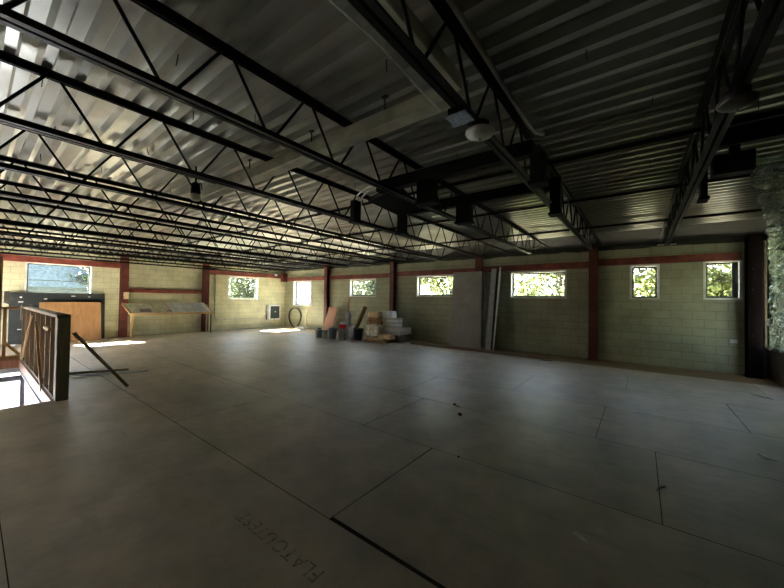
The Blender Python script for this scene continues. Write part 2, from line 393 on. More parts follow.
# steel: columns, girts ------------------------------------------------------------
def h_col(x, y, w, dpt, z1, label, along=0, mat='red'):
    """H section, flange faces the room"""
    t = thing('steel_column', label, 'column', (x, y, 0), 0 if along == 0 else R_(90), 'red steel columns along the block walls')
    s = .014
    MB().box(-w/2, w/2, -dpt/2, -dpt/2+s, 0, z1).done('flange', M[mat], t)
    MB().box(-w/2, w/2, dpt/2-s, dpt/2, 0, z1).done('flange', M[mat], t)
    MB().box(-s/2, s/2, -dpt/2+s, dpt/2-s, 0, z1).done('web', M[mat], t)
    MB().box(-w/2-.03, w/2+.03, -dpt/2-.02, dpt/2, 0, .015).done('base_plate', M[mat], t)
    for z in (.9, 1.9, 2.35): MB().tube([(-.04,-dpt/2-.012,z),(-.04,-dpt/2,z)], .014, 6).done('bolt', M['screw'], t)
    return t
yc = YB-.105
for x, w, lb in ((-11.97,.19,'red steel column right of the corner window, behind the leaning reddish board'),
                 (-7.99,.19,'red steel column rising behind the sacks and grey slab stack'),
                 (-4.34,.19,'red steel column standing behind the leaning grey drywall sheet'),
                 (-1.03,.21,'red steel column standing alone between the wide window and the first small square window')):
    h_col(x, yc, w, .2, 3.1, lb)
tag(MB().box(-15.49,-15.28,10.30,10.59,2.42,2.86).done('steel_bracket', M['red']), 'dark red steel bracket where the two rails meet in the far corner', 'bracket')
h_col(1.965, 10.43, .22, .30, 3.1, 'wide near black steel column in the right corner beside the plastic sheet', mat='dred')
for y, lb in ((3.57,'red steel column at the left end of the sloped table, with a tan box on it'), (6.45,'red steel column at the right end of the sloped table on the left wall')):
    h_col(XL+.105, y, .23, .2, 3.1, lb, 1)

def channel(name, a, c, axis, pos, inn, z, h, label, mat):
    m = MB(); s = .01; dd = .09
    def B(u0, u1, d0, d1, z0, z1):
        e0, e1 = sorted((pos+inn*d0, pos+inn*d1))
        m.box(u0, u1, e0, e1, z0, z1) if axis == 0 else m.box(e0, e1, u0, u1, z0, z1)
    B(a, c, dd-s, dd, z-h/2, z+h/2); B(a, c, 0, dd-s, z-h/2, z-h/2+s); B(a, c, 0, dd-s, z+h/2-s, z+h/2)
    return tag(m.done(name, mat), label, 'steel rail', 'red steel rails between the columns')
for a, c, z, lb in ((-15.18,-12.07,2.545,'red steel rail over the white corner window of the far wall'),
                    (-11.87,-8.09,2.55,'red steel rail over the window above the buckets'),
                    (-7.89,-4.44,2.59,'red steel rail over the window half hidden by the drywall sheet'),
                    (-4.24,-1.14,2.62,'red steel rail over the wide window right of the drywall sheet'),
                    (-.92,1.80,2.665,'red steel rail over the two small square windows')):
    channel('steel_rail', a, c, 0, YB, -1, z, .18, lb, M['redbright'])
channel('steel_rail', -4.0, 3.45, 1, XL, 1, 2.66, .19, 'red steel rail over the window above the black foam board', M['redbright'])
channel('steel_rail', 3.69, 6.33, 1, XL, 1, 1.74, .15, 'low red steel rail on the wall above the sloped table', M['redbright'])
channel('steel_rail', 6.57, 10.30, 1, XL, 1, 2.68, .19, 'red steel rail over the left wall window near the far corner', M['redbright'])

# joists --------------------------------------------------------------------------
ZB, ZT = 2.70, 3.085
def make_joist():
    t = thing('steel_joist', 'black roof joist', 'roof joist', (0,0,0), 0, 'black open web roof joists')
    def angles(y0, y1, z, up):
        m = MB(); q = 1 if up else -1
        for s in (-1, 1):
            x0, x1 = sorted((s*.009, s*.040)); m.box(x0, x1, y0, y1, *sorted((z+q*.020, z+q*.026)))
            x0, x1 = sorted((s*.009, s*.015)); m.box(x0, x1, y0, y1, *sorted((z-q*.022, z+q*.020)))
        return m
    angles(-5.6, 8.02, ZB, False).done('bottom_chord', M['black'], t)
    angles(-5.9, 10.38, ZT, True).done('top_chord', M['black'], t)
    rod = None; y = .64 - .62*3; n = 0
    while y < 8.2:
        for s in (-1, 1):
            a, c = (0, 0, ZB+.01), (0, s*.235, ZT-.012)
            if rod is None: pass
            o = MB().tube([a, c], .0105, 6).done('web_rod', M['black'], t) if s == -1 and n == 0 else None
            if o: rod = o
            else:
                if n == 0 and s == 1: o = MB().tube([a, c], .0105, 6).done('web_rod', M['black'], t); rod2 = o
                else: o = (rod if s == -1 else rod2).copy(); C.objects.link(o); o.parent = t
            o.location = (0, y + s*.038, 0)
        n += 1; y += .62
    MB().tube([(0,8.0,ZB),(0,9.0,ZT-.02)], .012, 6).done('end_strut', M['black'], t)
    return t
JX = [.394-1.22*k for k in range(13)]    # 1.61, .39, -.83 ... 
ordn = ['first','second','third','fourth','fifth','sixth','seventh','eighth','ninth','tenth','eleventh','twelfth','thirteenth','fourteenth']
JL = {0:'black roof joist with the dim round lamp, nearest the plastic sheet',
      1:'black roof joist carrying the blue cover and round glass lamp',
      2:'black roof joist next to the left of the one with the blue cover'}
j0 = make_joist(); jk = list(j0.children)
for i, x in enumerate(JX):
    if i == 0: t = j0
    else:
        t = j0.copy(); C.objects.link(t)
        for ch in jk:
            c2 = ch.copy(); C.objects.link(c2); c2.parent = t
    t.location = (x, 0, 0)
    t['label'] = JL.get(i, 'black open web roof joist, %s one counted out from the left wall' % ordn[12-i])
o = MB().box(-.14,.14,7.99,8.05,ZB-.02,ZB-.005).done('end_clip', M['conduit'], j0); o['label'] = 'pale metal clip across the chord end'
# bridging and thin pipes under the deck, crossing the joists
for y, z, r, lb in ((7.42, 3.055, .014, 'thin black bridging bar crossing the joists nearest the far wall'),
                    (5.35, 3.055, .014, 'thin black bridging bar crossing the joists halfway to the far wall'),
                    (3.72, 3.055, .012, 'thin black bridging bar crossing the joists above the black boxes')):
    tag(MB().box(XL+.02, XR-.3, y-.016, y+.016, z-.003, z+.003).box(XL+.02, XR-.3, y-.003, y+.003, z-.035, z).done('bridging_bar', M['black']), lb, 'bridging bar', 'bridging bars across the joists')
tag(MB().box(XL+.05, 1.75, 8.44, 8.52, 3.112, 3.119).done('edge_angle', M['conduit'], bevel=.004), 'pale steel edge strip along the roof deck near the far wall', 'steel strip')
struct(MB().box(XL, XR, 8.52, YB, 3.112, 3.119).done('deck_shade_sheet', M['void']))  # dark sheet added under the deck, painting in its unlit far strip

# ducts and hanging boxes ------------------------------------------------------------
tag(MB().box(-2.5, -.74, 2.92, 3.02, 2.84, 2.97).done('duct', M['duct'], bevel=.006), 'nearer black duct threaded through the joists, two conduits riding on it', 'duct', 'black ducts')
t = thing('duct', 'farther black duct with a flat elbow plate at its left end', 'duct', (0,0,0), 0, 'black ducts')
MB().box(-2.72, -.70, 3.96, 4.06, 2.84, 2.97).done('duct_run', M['duct'], t, bevel=.006)
MB().hexa([(-2.89,3.22,2.87),(-2.25,3.04,2.87),(-2.55,4.05,2.87),(-3.0,4.10,2.87)], [(-2.89,3.22,2.92),(-2.25,3.04,2.92),(-2.55,4.05,2.92),(-3.0,4.10,2.92)]).done('elbow_plate', M['duct'], t)
t = thing('duct', 'black duct right of the right hand joist, beside the plastic sheet', 'duct', (0,0,0), 0, 'black ducts')
MB().box(.46, 1.30, 3.62, 3.72, 2.83, 2.97).done('duct_run', M['duct'], t, bevel=.006)
MB().box(.46, .70, 3.63, 3.75, 2.61, 2.77).done('lower_box', M['duct'], t, bevel=.006)
MB().box(.56, .62, 3.65, 3.70, 2.77, 2.83).done('neck', M['duct'], t)
def hang(x, y, w, d_, z0, z1, lb):
    t = thing('hanging_box', lb, 'duct box', (x, y, z1), 0, 'black boxes hanging below the ducts')
    MB().box(-w/2, w/2, -d_/2, d_/2, z0-z1, 0).done('box', M['duct'], t, bevel=.006)
    MB().box(-w/2-.012, w/2+.012, -d_/2-.012, d_/2+.012, z0-z1-.008, z0-z1+.02).done('flange', M['duct'], t)
hang(-1.82, 2.97, .20, .12, 2.60, 2.84, 'black box hanging under the nearer duct, just left below the glass lamp')
hang(-.70, 2.97, .12, .12, 2.58, 2.84, 'black box hanging under the nearer duct, right below the glass lamp')
hang(-3.02, 3.12, .09, .12, 2.58, 2.87, 'black box hanging where the two conduits bend down at left')
hang(-1.87, 4.01, .20, .12, 2.60, 2.84, 'black box under the farther duct, over the leaning drywall sheet')
hang(-.76, 4.01, .11, .12, 2.55, 2.84, 'black box under the farther duct, beside the joist that carries the lamp')
hang(-2.92, 4.05, .12, .12, 2.58, 2.87, 'black box under the farther duct, leftmost in that row')
hang(.468, 4.2, .05, .14, 2.55, 2.90, 'tall black box on the right side of the right hand joist')
for dy, lb in ((0, 'nearer of two steel conduits running along the flat black duct'), (.09, 'farther of two steel conduits running along the flat black duct')):
    y = 2.99+dy; pts = [(.30,y,2.995),(-2.3,y,2.995),(-2.85,y+.10,2.99),(-3.06,y+.2,2.97),(-3.13,y+.25,2.92),(-3.14,y+.27,2.82),(-3.14,y+.27,2.74)]
    tag(MB().tube(pts, .013, 8).done('conduit', M['conduit']), lb, 'conduit', 'paired steel conduits')

# cream duct and its hangers, second branch, lamp -----------------------------------------
t = thing('cream_duct', 'long cream painted duct crossing the joists left of the glass lamp', 'duct', (0,0,0))
MB().box(-4.75, -.98, 1.84, 1.96, 2.86, 2.97).done('duct_run', M['cream'], t, bevel=.006)
for x in (-1.55, -2.42, -3.5): MB().tube([(x,1.9,2.97),(x,1.9,3.11)], .006, 6).box(x-.025, x+.025, 1.885, 1.915, 3.105, 3.115).done('hanger', M['screw'], t)
tag(MB().tube([(-.72,.95,2.99),(-.72,2.75,2.99),(-.71,2.86,2.992),(-.66,2.95,2.995)], .016, 8).done('conduit', M['conduit']), 'single steel conduit running along the joist top above the round glass lamp', 'conduit')
t = thing('cream_duct', 'short cream painted duct running beside the joist that carries the glass lamp', 'duct', (0,0,0))
MB().box(-.99, -.88, -1.5, 1.83, 2.87, 2.97).done('duct_run', M['cream'], t, bevel=.006)
pts = [(-.885-.0*k, .2+.12*k, 2.668 + .006*math.sin(k*1.1)) for k in range(14)]
tag(MB().tube([(-.90+.012*math.sin(k*.9), -.2+.14*k, 2.655) for k in range(14)], .006, 6).done('cable', M['cable']), 'thin white cable strapped under the joist up to the blue cover', 'cable')
t = thing('junction_box', 'pale blue square cover plate under the joist by the glass lamp', 'junction box', (-.83, 1.70, 2.665))
MB().box(-.05, .05, -.05, .05, -.045, 0).done('box', M['duct'], t)
MB().box(-.062, .062, -.062, .062, -.052, -.045).done('cover_plate', M['bluelabel'], t)
def dome(x, y, z, r, lb, mat):
    t = thing('ceiling_lamp', lb, 'lamp', (x, y, z))
    MB().lathe([(r*.5,.0),(r*.62,-.008),(r*.62,-.045),(r*.5,-.05)], n=24).done('lamp_base', M['duct'], t)
    prof = [(r*.66,-.045),(r*.98,-.058),(r,-.066)] + [(r*math.cos(a), -.066-r*.42*math.sin(a)) for a in (.25,.5,.75,1.0,1.25,1.5)]
    MB().lathe(prof, n=28).done('glass_dome', mat, t)
    MB().tube([(0,0,-.066-r*.42-.012),(0,0,-.066-r*.40)], .008, 8).done('finial', M['conduit'], t)
dome(-.785, 1.89, 2.668, .088, 'round frosted glass lamp under the joist beside the blue cover', M['dome'])
dome(.39, 2.36, 2.668, .08, 'dim round glass lamp under the right hand joist near the plastic sheet', M['dimdome'])
t = thing('spot_lamp', 'small black spot lamp with a white collar hanging between joists at left', 'lamp', (-4.20, 1.62, 3.11))
MB().tube([(0,0,0),(0,0,-.22)], .012, 8).done('stem', M['duct'], t)
MB().lathe([(.02,-.19),(.045,-.21),(.055,-.30),(.05,-.33)], n=16).done('lamp_head', M['duct'], t)
MB().lathe([(.04,-.33),(.055,-.335),(.05,-.40),(.03,-.41)], n=16).done('collar', M['cream'], t)
for s in (-1, 1): MB().tube([(0,0,-.2),(s*.10,.02,-.22),(s*.12,.02,-.30)], .008, 6).done('arm', M['duct'], t)

# plastic sheet ------------------------------------------------------------------------
Lp = [(2.12,10.06,.68),(2.13,10.06,1.5),(2.13,10.05,2.3),(2.12,10.0,2.78),(1.95,9.2,2.98),(1.54,7.5,3.04),(1.15,5.95,3.04),(.80,4.55,3.02)]
Rp = [(2.15,6.8,.70),(2.13,6.8,1.4),(2.05,6.7,2.0),(1.95,6.4,2.35),(1.92,5.9,2.5),(1.90,5.2,2.58),(1.85,4.4,2.62),(1.80,3.6,2.66)]
def lerp_path(Pp, s):
    s *= len(Pp)-1; i = min(int(s), len(Pp)-2); f_ = s-i; return Vector(Pp[i]).lerp(Vector(Pp[i+1]), f_)
m = MB(); NU, NV = 130, 90; g = []
for i in range(NU+1):
    a, c = lerp_path(Lp, i/NU), lerp_path(Rp, i/NU); row = []
    for j in range(NV+1):
        p = a.lerp(c, j/NV); e = min(1, j/6)
        q = Vector((p.x*3, p.y*3, p.z*3)); n1 = noise.noise(q); n2 = abs(noise.noise(q*2.7+Vector((5,1,2)))); n3 = noise.noise(q*7)
        n4 = abs(noise.noise(q*5.1+Vector((2,7,1)))); k = .05*n1+.09*n2+.06*n4+.02*n3
        p += Vector((-k*1.3*e-.01, k*.4*e, -k*.9*e if p.z > 2.2 else 0)); p.x = min(p.x, 2.165); p.z = min(p.z, 3.05)
        row.append(m.b.verts.new(p))
    g.append(row)
for i in range(NU):
    for j in range(NV): m.b.faces.new((g[i][j], g[i][j+1], g[i+1][j+1], g[i+1][j]))
tag(m.done('plastic_sheet', M['film'], smooth=True), 'crumpled clear plastic sheet hanging from the roof over the right wall opening', 'plastic sheet')
# a torn brown strip of wood lath with hanging film at the sheet's left edge
m = MB().bar((2.05,9.98,.72),(2.05,9.98,2.9),.05,.03)
tag(m.done('wood_batten', M['lumx']), 'upright brown batten holding the left edge of the plastic sheet', 'batten')

# outlet, boxes on walls ------------------------------------------------------------
t = thing('wall_outlet', 'small white outlet plate low on the wall left of the wide dark column', 'outlet', (1.69, YB, .74))
MB().box(-.06, .06, -.012, 0, -.045, .045).done('cover_plate', M['white'], t, bevel=.003)
MB().tube([(0,-.016,0),(0,-.011,0)], .005, 8).done('screw', M['greysheet'], t)
tag(MB().box(XL+.205, XL+.30, 3.53, 3.68, 1.42, 1.67).done('utility_box', M['tansack'], bevel=.006), 'tan box fixed on the column above the left end of the sloped table', 'box')
t = thing('electric_panel', 'black panel in a pale frame low on the left wall near the corner', 'electric panel', (XL, 9.93, .78))
MB().box(0, .10, -.33, .33, -.40, .40).done('panel_frame', M['casing'], t, bevel=.006)
MB().box(.10, .115, -.25, .27, -.32, .32).done('panel_door', M['blackp'], t, bevel=.004)
MB().box(.115, .13, -.02, .05, .0, .06).done('latch', M['white'], t)
MB().box(0, .12, -.45, -.34, -.38, .38).done('side_box', M['grey'], t)
tag(MB().tube([(XL+.03,6.9,2.9),(XL+.03,6.9,.62),(XL+.03,6.94,.53),(XL+.03,7.05,.51),(XL+.03,9.3,.49),(XL+.03,9.42,.52),(XL+.03,9.45,.62),(XL+.03,9.5,.72)], .016, 8).done('conduit', M['conduit']), 'thin conduit dropping down the left wall and running across to the electric panel', 'conduit')
tag(MB().tube([(XL+.02,9.75,.42),(XL+.03,9.72,.22),(XL+.03,9.85,.12),(XL+.03,9.95,.2),(XL+.03,9.95,.38)], .01, 6).done('cable', M['conduit']), 'loop of cable hanging below the electric panel', 'cable')
tag(MB().box(XL+.1, XL+.2, 9.86, 9.98, 2.70, 2.80).done('alarm_box', M['white'], bevel=.01), 'small white box on the red rail close to the far corner', 'box')

# sloped table with sheets -----------------------------------------------------------------
TX0, TX1, TZ0, TZ1, TY0, TY1 = -14.80, -15.28, .885, 1.26, 3.66, 6.53
t = thing('sloped_table', 'long pale wood table with a sloping top against the left wall', 'table', (0,0,0))
MB().hexa([(TX0,TY0,TZ0-.02),(TX1,TY0-.15,TZ1-.02),(TX1,TY1-.17,TZ1-.02),(TX0,TY1,TZ0-.02)], [(TX0,TY0,TZ0),(TX1,TY0-.15,TZ1),(TX1,TY1-.17,TZ1),(TX0,TY1,TZ0)]).done('tabletop', M['lum'], t)
MB().box(TX0, TX0+.03, TY0, TY1, TZ0-.06, TZ0+.012).done('apron', M['lum'], t)
MB().hexa([(TX0,TY0-.03,TZ0-.06),(TX1,TY0-.18,TZ1-.06),(TX1,TY0-.15,TZ1-.06),(TX0,TY0,TZ0-.06)], [(TX0,TY0-.03,TZ0+.01),(TX1,TY0-.18,TZ1+.01),(TX1,TY0-.15,TZ1+.01),(TX0,TY0,TZ0+.01)]).done('side_rail', M['lum'], t)
MB().box(TX0-.07, TX0, TY0+.0, TY0+.08, 0, TZ0-.04).done('leg', M['lum'], t)
o = MB().box(TX0-.04, TX0, TY1-.10, TY1-.06, 0, TZ0-.04).done('leg', M['frame'], t); o['label'] = 'thin dark leg at the right end'
for y in (TY0+.05, TY1-.09): MB().box(TX1-.0, TX1+.05, y, y+.05, 0, TZ1-.04).done('leg', M['darkwood'], t)
def onslope(y0, y1, u0, u1, dz, th, mat, name, lb, cat, grp=None, skew=0.):
    z = lambda u: TZ0+(TZ1-TZ0)*u+.002+dz
    x = lambda u: TX0+(TX1-TX0)*u
    b = [(x(u0),y0,z(u0)),(x(u1),y0+skew,z(u1)),(x(u1),y1+skew,z(u1)),(x(u0),y1,z(u0))]
    return tag(MB().hexa(b, [(p[0],p[1],p[2]+th) for p in b]).done(name, mat), lb, cat, grp)
onslope(3.70, 4.45, .03, .93, 0, .012, M['green'], 'sample_board', 'grey green sheet at the left end of the sloped table, purple card on it', 'sheet', 'sheets on the sloped table', -.1)
onslope(3.95, 4.30, .08, .42, .014, .004, M['purple'], 'card', 'purple grey card lying on the leftmost sheet of the sloped table', 'card')
onslope(4.55, 4.95, .03, .97, 0, .016, M['green'], 'sample_board', 'grey green sheet second from the left on the sloped table', 'sheet', 'sheets on the sloped table', -.15)
n = 8
wl = ['white slat lying first right of the grey green sheets on the sloped table','white slat second among the white ones on the sloped table','white slat third among the white ones on the sloped table','white slat fourth among the white ones, mid table','white slat fifth among the white ones on the table','white slat third from the right end of the table','white slat second from the right end of the table','white slat at the very right end of the sloped table']
for i in range(n):
    y0 = 5.0+i*.183; onslope(y0, y0+.160, .02, .98, .010*(i % 2), .022, M['bluewhite'], 'white_plank', wl[i], 'slat', 'white slats on the sloped table', -.12)
tag(MB().box(TX0-.12, TX0-.05, 4.82, 4.96, TZ0+.075, TZ0+.10).done('hand_tool', M['blackp'], bevel=.006), 'small black hand tool lying at the lower edge of the white slats', 'tool')

# black foam board, plywood, small stickers ----------------------------------------
def lean(name, a0, a1, base, top, zt, th, axis, mat, lb, cat, pos_dir, skew=0.):
    """panel whose lower edge stands at `base` and upper edge rests at `top` (distance along the wall normal)"""
    if axis == 1: q = lambda u, v, s, e: (v, u+s, e)
    else: q = lambda u, v, s, e: (u+s, v, e)
    b = [q(a0,base,0,0), q(a1,base,0,0), q(a1,base+pos_dir*th,0,0), q(a0,base+pos_dir*th,0,0)]
    c = [q(a0,top,skew,zt), q(a1,top,skew,zt), q(a1,top+pos_dir*th,skew,zt), q(a0,top+pos_dir*th,skew,zt)]
    return tag(MB().hexa(b, c).done(name, mat), lb, cat)
fb = lean('foam_board', .78, 3.02, -15.28, -15.42, 1.60, .05, 1, M['foam'], 'large black foam board leaning on the left wall under the window', 'board', 1)
for (y, z, w, h) in ((1.02,1.45,.05,.05),(1.02,1.30,.10,.03),(1.55,1.40,.07,.05),(1.02,.45,.12,.03),(2.2,1.50,.10,.03),(2.6,1.48,.06,.03)):
    x = -15.28-.14*z/1.6+.052; MB().box(x, x+.006, y-w/2, y+w/2, z-h/2, z+h/2).done('sticker', M['white'], fb)
lean('plywood_sheet', 1.40, 2.88, -14.98, -15.20, 1.30, .018, 1, M['ply'], 'orange plywood sheet leaning on the black foam board', 'board', 1)
tag(MB().box(-14.95, -14.90, .66, .92, .0, .03).done('offcut', M['bluewhite']), 'white strip on the floor below the black foam board', 'offcut')

# stair opening ---------------------------------------------------------------------------
hx0, hx1, hy0, hy1 = HOLE
struct(MB().box(hx0, hx0+.02, hy0, hy1, -.2, -.001).box(hx0, hx1, hy1-.02, hy1, -.2, -.001).box(hx1-.02, hx1, hy0, hy1, -.2, -.001).done('trim_5', M['plyred']))
struct(MB().box(hx0-.12, hx0, hy0, hy1, -.19, -.02).box(hx1, hx1+.1, hy0, hy1, -.3, -.02).box(hx0, hx1, hy1, hy1+.1, -.3, -.02).box(hx0,hx1,hy0-.1,hy0,-.3,-.02).done('trim_4', M['lumx']))
struct(MB().box(hx0-2.2, hx1+2, hy0-2, hy1+2.2, -2.95, -2.85).done('floor_lower', M['concrete']))
struct(MB().box(hx0-2.3, hx0-2.2, hy0-2, hy1+2.2, -2.9, -.3).box(hx0-2.2, hx1+2, hy1+2.2, hy1+2.3, -2.9, -.3).box(hx1+2, hx1+2.1, hy0-2, hy1+2.2, -2.9, -.3).box(hx0-2.2, hx1+2, hy0-2.1, hy0-2, -2.9, -.3).done('wall_lower', M['white']))
struct(MB().box(hx0-2.2, hx0, hy0-2, hy1+2.2, -.32, -.2).box(hx1, hx1+2, hy0-2, hy1+2.2, -.32, -.2).box(hx0, hx1, hy1, hy1+2.2, -.32, -.2).box(hx0, hx1, hy0-2, hy0, -.32, -.2).done('ceiling_lower', M['white']))
# window-like divided opening on the lower landing
t = thing('landing_frame', 'pale timber frame with a purple rail seen down in the stair opening', 'frame', (0,0,0))
MB().box(hx0-.08, hx0-.02, -3.0, .98, -.52, -.40).done('cross_rail', M['purple'], t)
MB().box(hx0-.08, hx0-.02, .82, .90, -2.85, -.19).done('post', M['purple'], t)
MB().box(hx0-.08, hx0-.02, -1.2, -1.1, -2.85, -.19).done('post', M['purple'], t)
La = bpy.data.lights.new('stairwell_fill', 'AREA'); La.shape = 'RECTANGLE'; La.size = 3.2; La.size_y = 1.6; La.energy = 450; La.color = (.93, .96, 1)  # added light, out of view, standing in for daylight on the lower level
lo = bpy.data.objects.new('stairwell_fill', La); C.objects.link(lo); lo.location = (-12.7, -1.0, -1.2); lo.rotation_euler = (0, R_(90), 0)
tag(lo, 'added unseen light brightening the stair well below the floor', 'lamp')

# knee wall along the opening, rails and posts
t = thing('knee_wall', 'unfinished stud knee wall along the stair opening, dark end post toward the room', 'knee wall', (0,0,0))
KY = .86
MB().box(-6.95, -6.75, .81, .95, 0, 1.22).done('end_post', M['darkwood'], t, bevel=.004)
MB().box(-11.8, -6.75, .80, .95, 1.22, 1.262).done('top_plate', M['lumx'], t)
MB().box(-11.8, -6.95, .81, .95, 0, .04).done('bottom_plate', M['lumx'], t)
for x in (-11.72, -10.9, -10.1, -9.3, -8.6, -7.95, -7.4): MB().box(x, x+.04, .81, .93, .04, 1.22).done('stud', M['lumz'], t)
MB().box(-11.75, -6.95, .93, .945, .04, 1.22).done('sheathing', M['lumz'], t)
MB().bar((-11.3,.79,.05),(-9.6,.79,1.15),.03,.03).done('brace', M['orange'], t)
MB().bar((-7.9,.785,-.05),(-8.9,.785,1.05),.03,.03).done('brace', M['orange'], t)
MB().box(-7.7, -7.2, .76, .81, 1.0, 1.04).done('handle_block', M['orange'], t)
t = thing('guard_rail', 'yellow timber guard rail on the far side of the stair opening', 'railing', (0,0,0))
MB().box(-11.92, -11.82, -2.5, .80, 1.19, 1.25).done('top_rail', M['orange'], t)
MB().box(-11.92, -11.82, -2.5, .80, .0, .09).done('bottom_rail', M['orange'], t)
for y in (.52, -.35, -1.2): MB().box(-11.92, -11.84, y, y+.06, .09, 1.19).done('post', M['orange'], t)
MB().bar((-11.88,.55,.42),(-11.88,.79,.10),.03,.06).done('brace', M['orange'], t)
tag(MB().box(-11.98, -11.84, .36, .49, .09, 2.42).done('timber_post', M['orange'], bevel=.004) if False else MB().box(-12.06, -11.93, .34, .50, 0, 2.42).done('timber_post', M['orange'], bevel=.004), 'tall yellow timber post beside the guard rail at the left edge', 'post')
m = MB().box(-11.98, -11.79, .80, .97, 1.265, 1.285).box(-11.815, -11.79, .785, .80, .93, 1.28)
rg = tag(m.done('rag', M['whitesack']), 'pale rag draped over the far end of the knee wall', 'rag')
tag(MB().box(-12.02, -11.925, .53, .62, 1.32, 1.62).done('card', M['white']), 'small white card on the tall yellow post', 'card')
# loose sticks
m = MB().bar((-6.88,1.68,.028),(-6.88,1.0,.98),.045,.045)
tag(m.done('timber_brace', M['darkwood']), 'dark timber stick propped from the floor against the knee wall post', 'timber stick')
tag(MB().bar((-8.55,1.12,.03),(-8.05,2.3,.03),.07,.03).done('timber_strip', M['bluewhite']), 'whitish strip lying on the floor beside the knee wall', 'timber strip')
tag(MB().bar((-8.95,1.10,.02),(-8.48,2.08,.02),.05,.04).done('timber_strip', M['darkwood']), 'dark strip lying on the floor crossing under the propped stick', 'timber strip')

# far wall objects ------------------------------------------------------------------------
hoop = MB(); pts = [(.50*math.cos(a), 0.03*math.sin(a*2), .50*math.sin(a)) for a in [2*math.pi*k/48 for k in range(49)]]
for k_ in range(2): hoop.tube([(p[0], p[1]+k_*.04, p[2]) for p in pts], .022, 8, cap=False)
tag(hoop.done('hose_coil', M['mulch'], loc=(-14.43,10.47,.525)), 'black hoop of hose standing on edge in the far corner', 'hose')
tag(MB().bar((-13.52,10.40,.01),(-13.14,10.53,1.74),.025,.025).done('thin_stick', M['lumz']), 'thin wooden stick leaning by the corner window', 'stick')
tag(MB().box(-13.95,-13.25,10.15,10.5,0,.09).done('flat_box', M['bluewhite'], bevel=.01), 'low pale box on the floor between the hoop and the buckets', 'box')
tag(MB().box(-14.3,-13.4,9.85,9.95,0,.03).done('offcut', M['orange']), 'yellow offcut lying on the floor under the thin stick', 'offcut')
m = MB().hexa([(-11.95,10.22,0),(-11.22,10.22,0),(-11.22,10.24,0),(-11.95,10.24,0)],[(-11.66,10.36,1.14),(-11.06,10.36,1.17),(-11.06,10.38,1.17),(-11.66,10.38,1.14)])
tag(m.done('plywood_offcut', M['plyred']), 'reddish plywood board leaning on the column behind the buckets', 'board')
def bucket(x, y, r, h, mat, lb, side=None, fill=None):
    t = thing('bucket', lb, 'bucket', (x, y, 0), random.uniform(0, 3), 'buckets standing in front of the far wall')
    MB().lathe([(r*.84,0),(r,h),(r*1.06,h),(r*1.06,h-.03),(r*1.02,h-.035),(r*1.02,h+.004),(r*.94,h+.004),(r*.94,h-.06),(.01,h-.06)], n=24, closed=True).done('bucket_body', mat, t)
    MB().tube([(r*1.07*math.cos(a), r*1.07*math.sin(a), h-.05-.12*math.sin(a)) for a in [math.pi*k/12 for k in range(13)]], .005, 6).done('bail_handle', M['conduit'], t)
    if fill: MB().lathe([(r*.92,h-.055),(r*.92,h-.02),(r*.6,h+.03),(.02,h+.05)], n=18).done('contents', fill, t)
    return t
bucket(-10.16, 8.55, .13, .34, M['white'], 'white bucket with dark contents, leftmost of the bucket row', fill=M['blackp'])
bucket(-9.92, 8.66, .10, .30, M['grey'], 'small grey bucket touching the white one at the left of the row')
bucket(-9.50, 8.66, .165, .42, M['navy'], 'blue grey bucket with white rags, next to the red ball bucket', fill=M['whitesack'])
bucket(-9.00, 8.70, .145, .42, M['grey'], 'grey bucket carrying the red and white ball')
bucket(-8.55, 9.10, .19, .43, M['blackp'], 'black bucket holding the leaning cardboard tube')
t = thing('ball_jug', 'red and white round jug on top of the grey bucket', 'jug', (-9.00, 8.70, .395))
MB().lathe([(.05,0),(.12,.05),(.145,.12),(.135,.19)], n=20).done('jug_body', M['redp'], t)
MB().lathe([(.135,.19),(.11,.24),(.06,.27),(.01,.28)], n=20).done('jug_cap', M['white'], t)
o = subdiv_box(.34, .30, .50, 7, .55).done('plastic_bag', M['white'], loc=(-8.98,9.25,0)); crumple(o, .05, 6, 2); tag(o, 'white plastic bag bundle standing left of the black bucket', 'bag')
m = MB().lathe([(.10,0),(.13,.05),(.13,.35),(.115,.4),(.125,.55),(.10,.72),(.12,.8),(.09,1.0),(.05,1.04)], n=16)
o = m.done('canister', M['grey'], loc=(-9.75,9.75,0)); crumple(o, .02, 7, 4); tag(o, 'tall dark grey canister standing behind the plastic bag', 'canister')
tag(MB().bar((-9.80,9.78,1.02),(-9.88,9.95,1.62),.06,.03).done('stick', M['plyred']), 'brown wooden stick standing up out of the tall grey canister', 'stick')
m = MB().tube([(-8.60,9.06,.39),(-8.46,9.30,1.29)], .075, 16)
t = thing('cardboard_tube', 'brown cardboard tube leaning to the right out of the black bucket', 'tube', (0,0,0)); tt = MB().tube([(-8.66,9.06,.39),(-8.40,9.32,1.27)], .078, 16).done('tube_wall', M['brass'], t)
m.b.free()
o = subdiv_box(.55, .4, .26, 6, .5).done('dark_bag', M['darkboard'], loc=(-8.15,9.85,0)); crumple(o, .05, 5, 6); tag(o, 'dark crumpled bag on the floor behind the black bucket', 'bag')
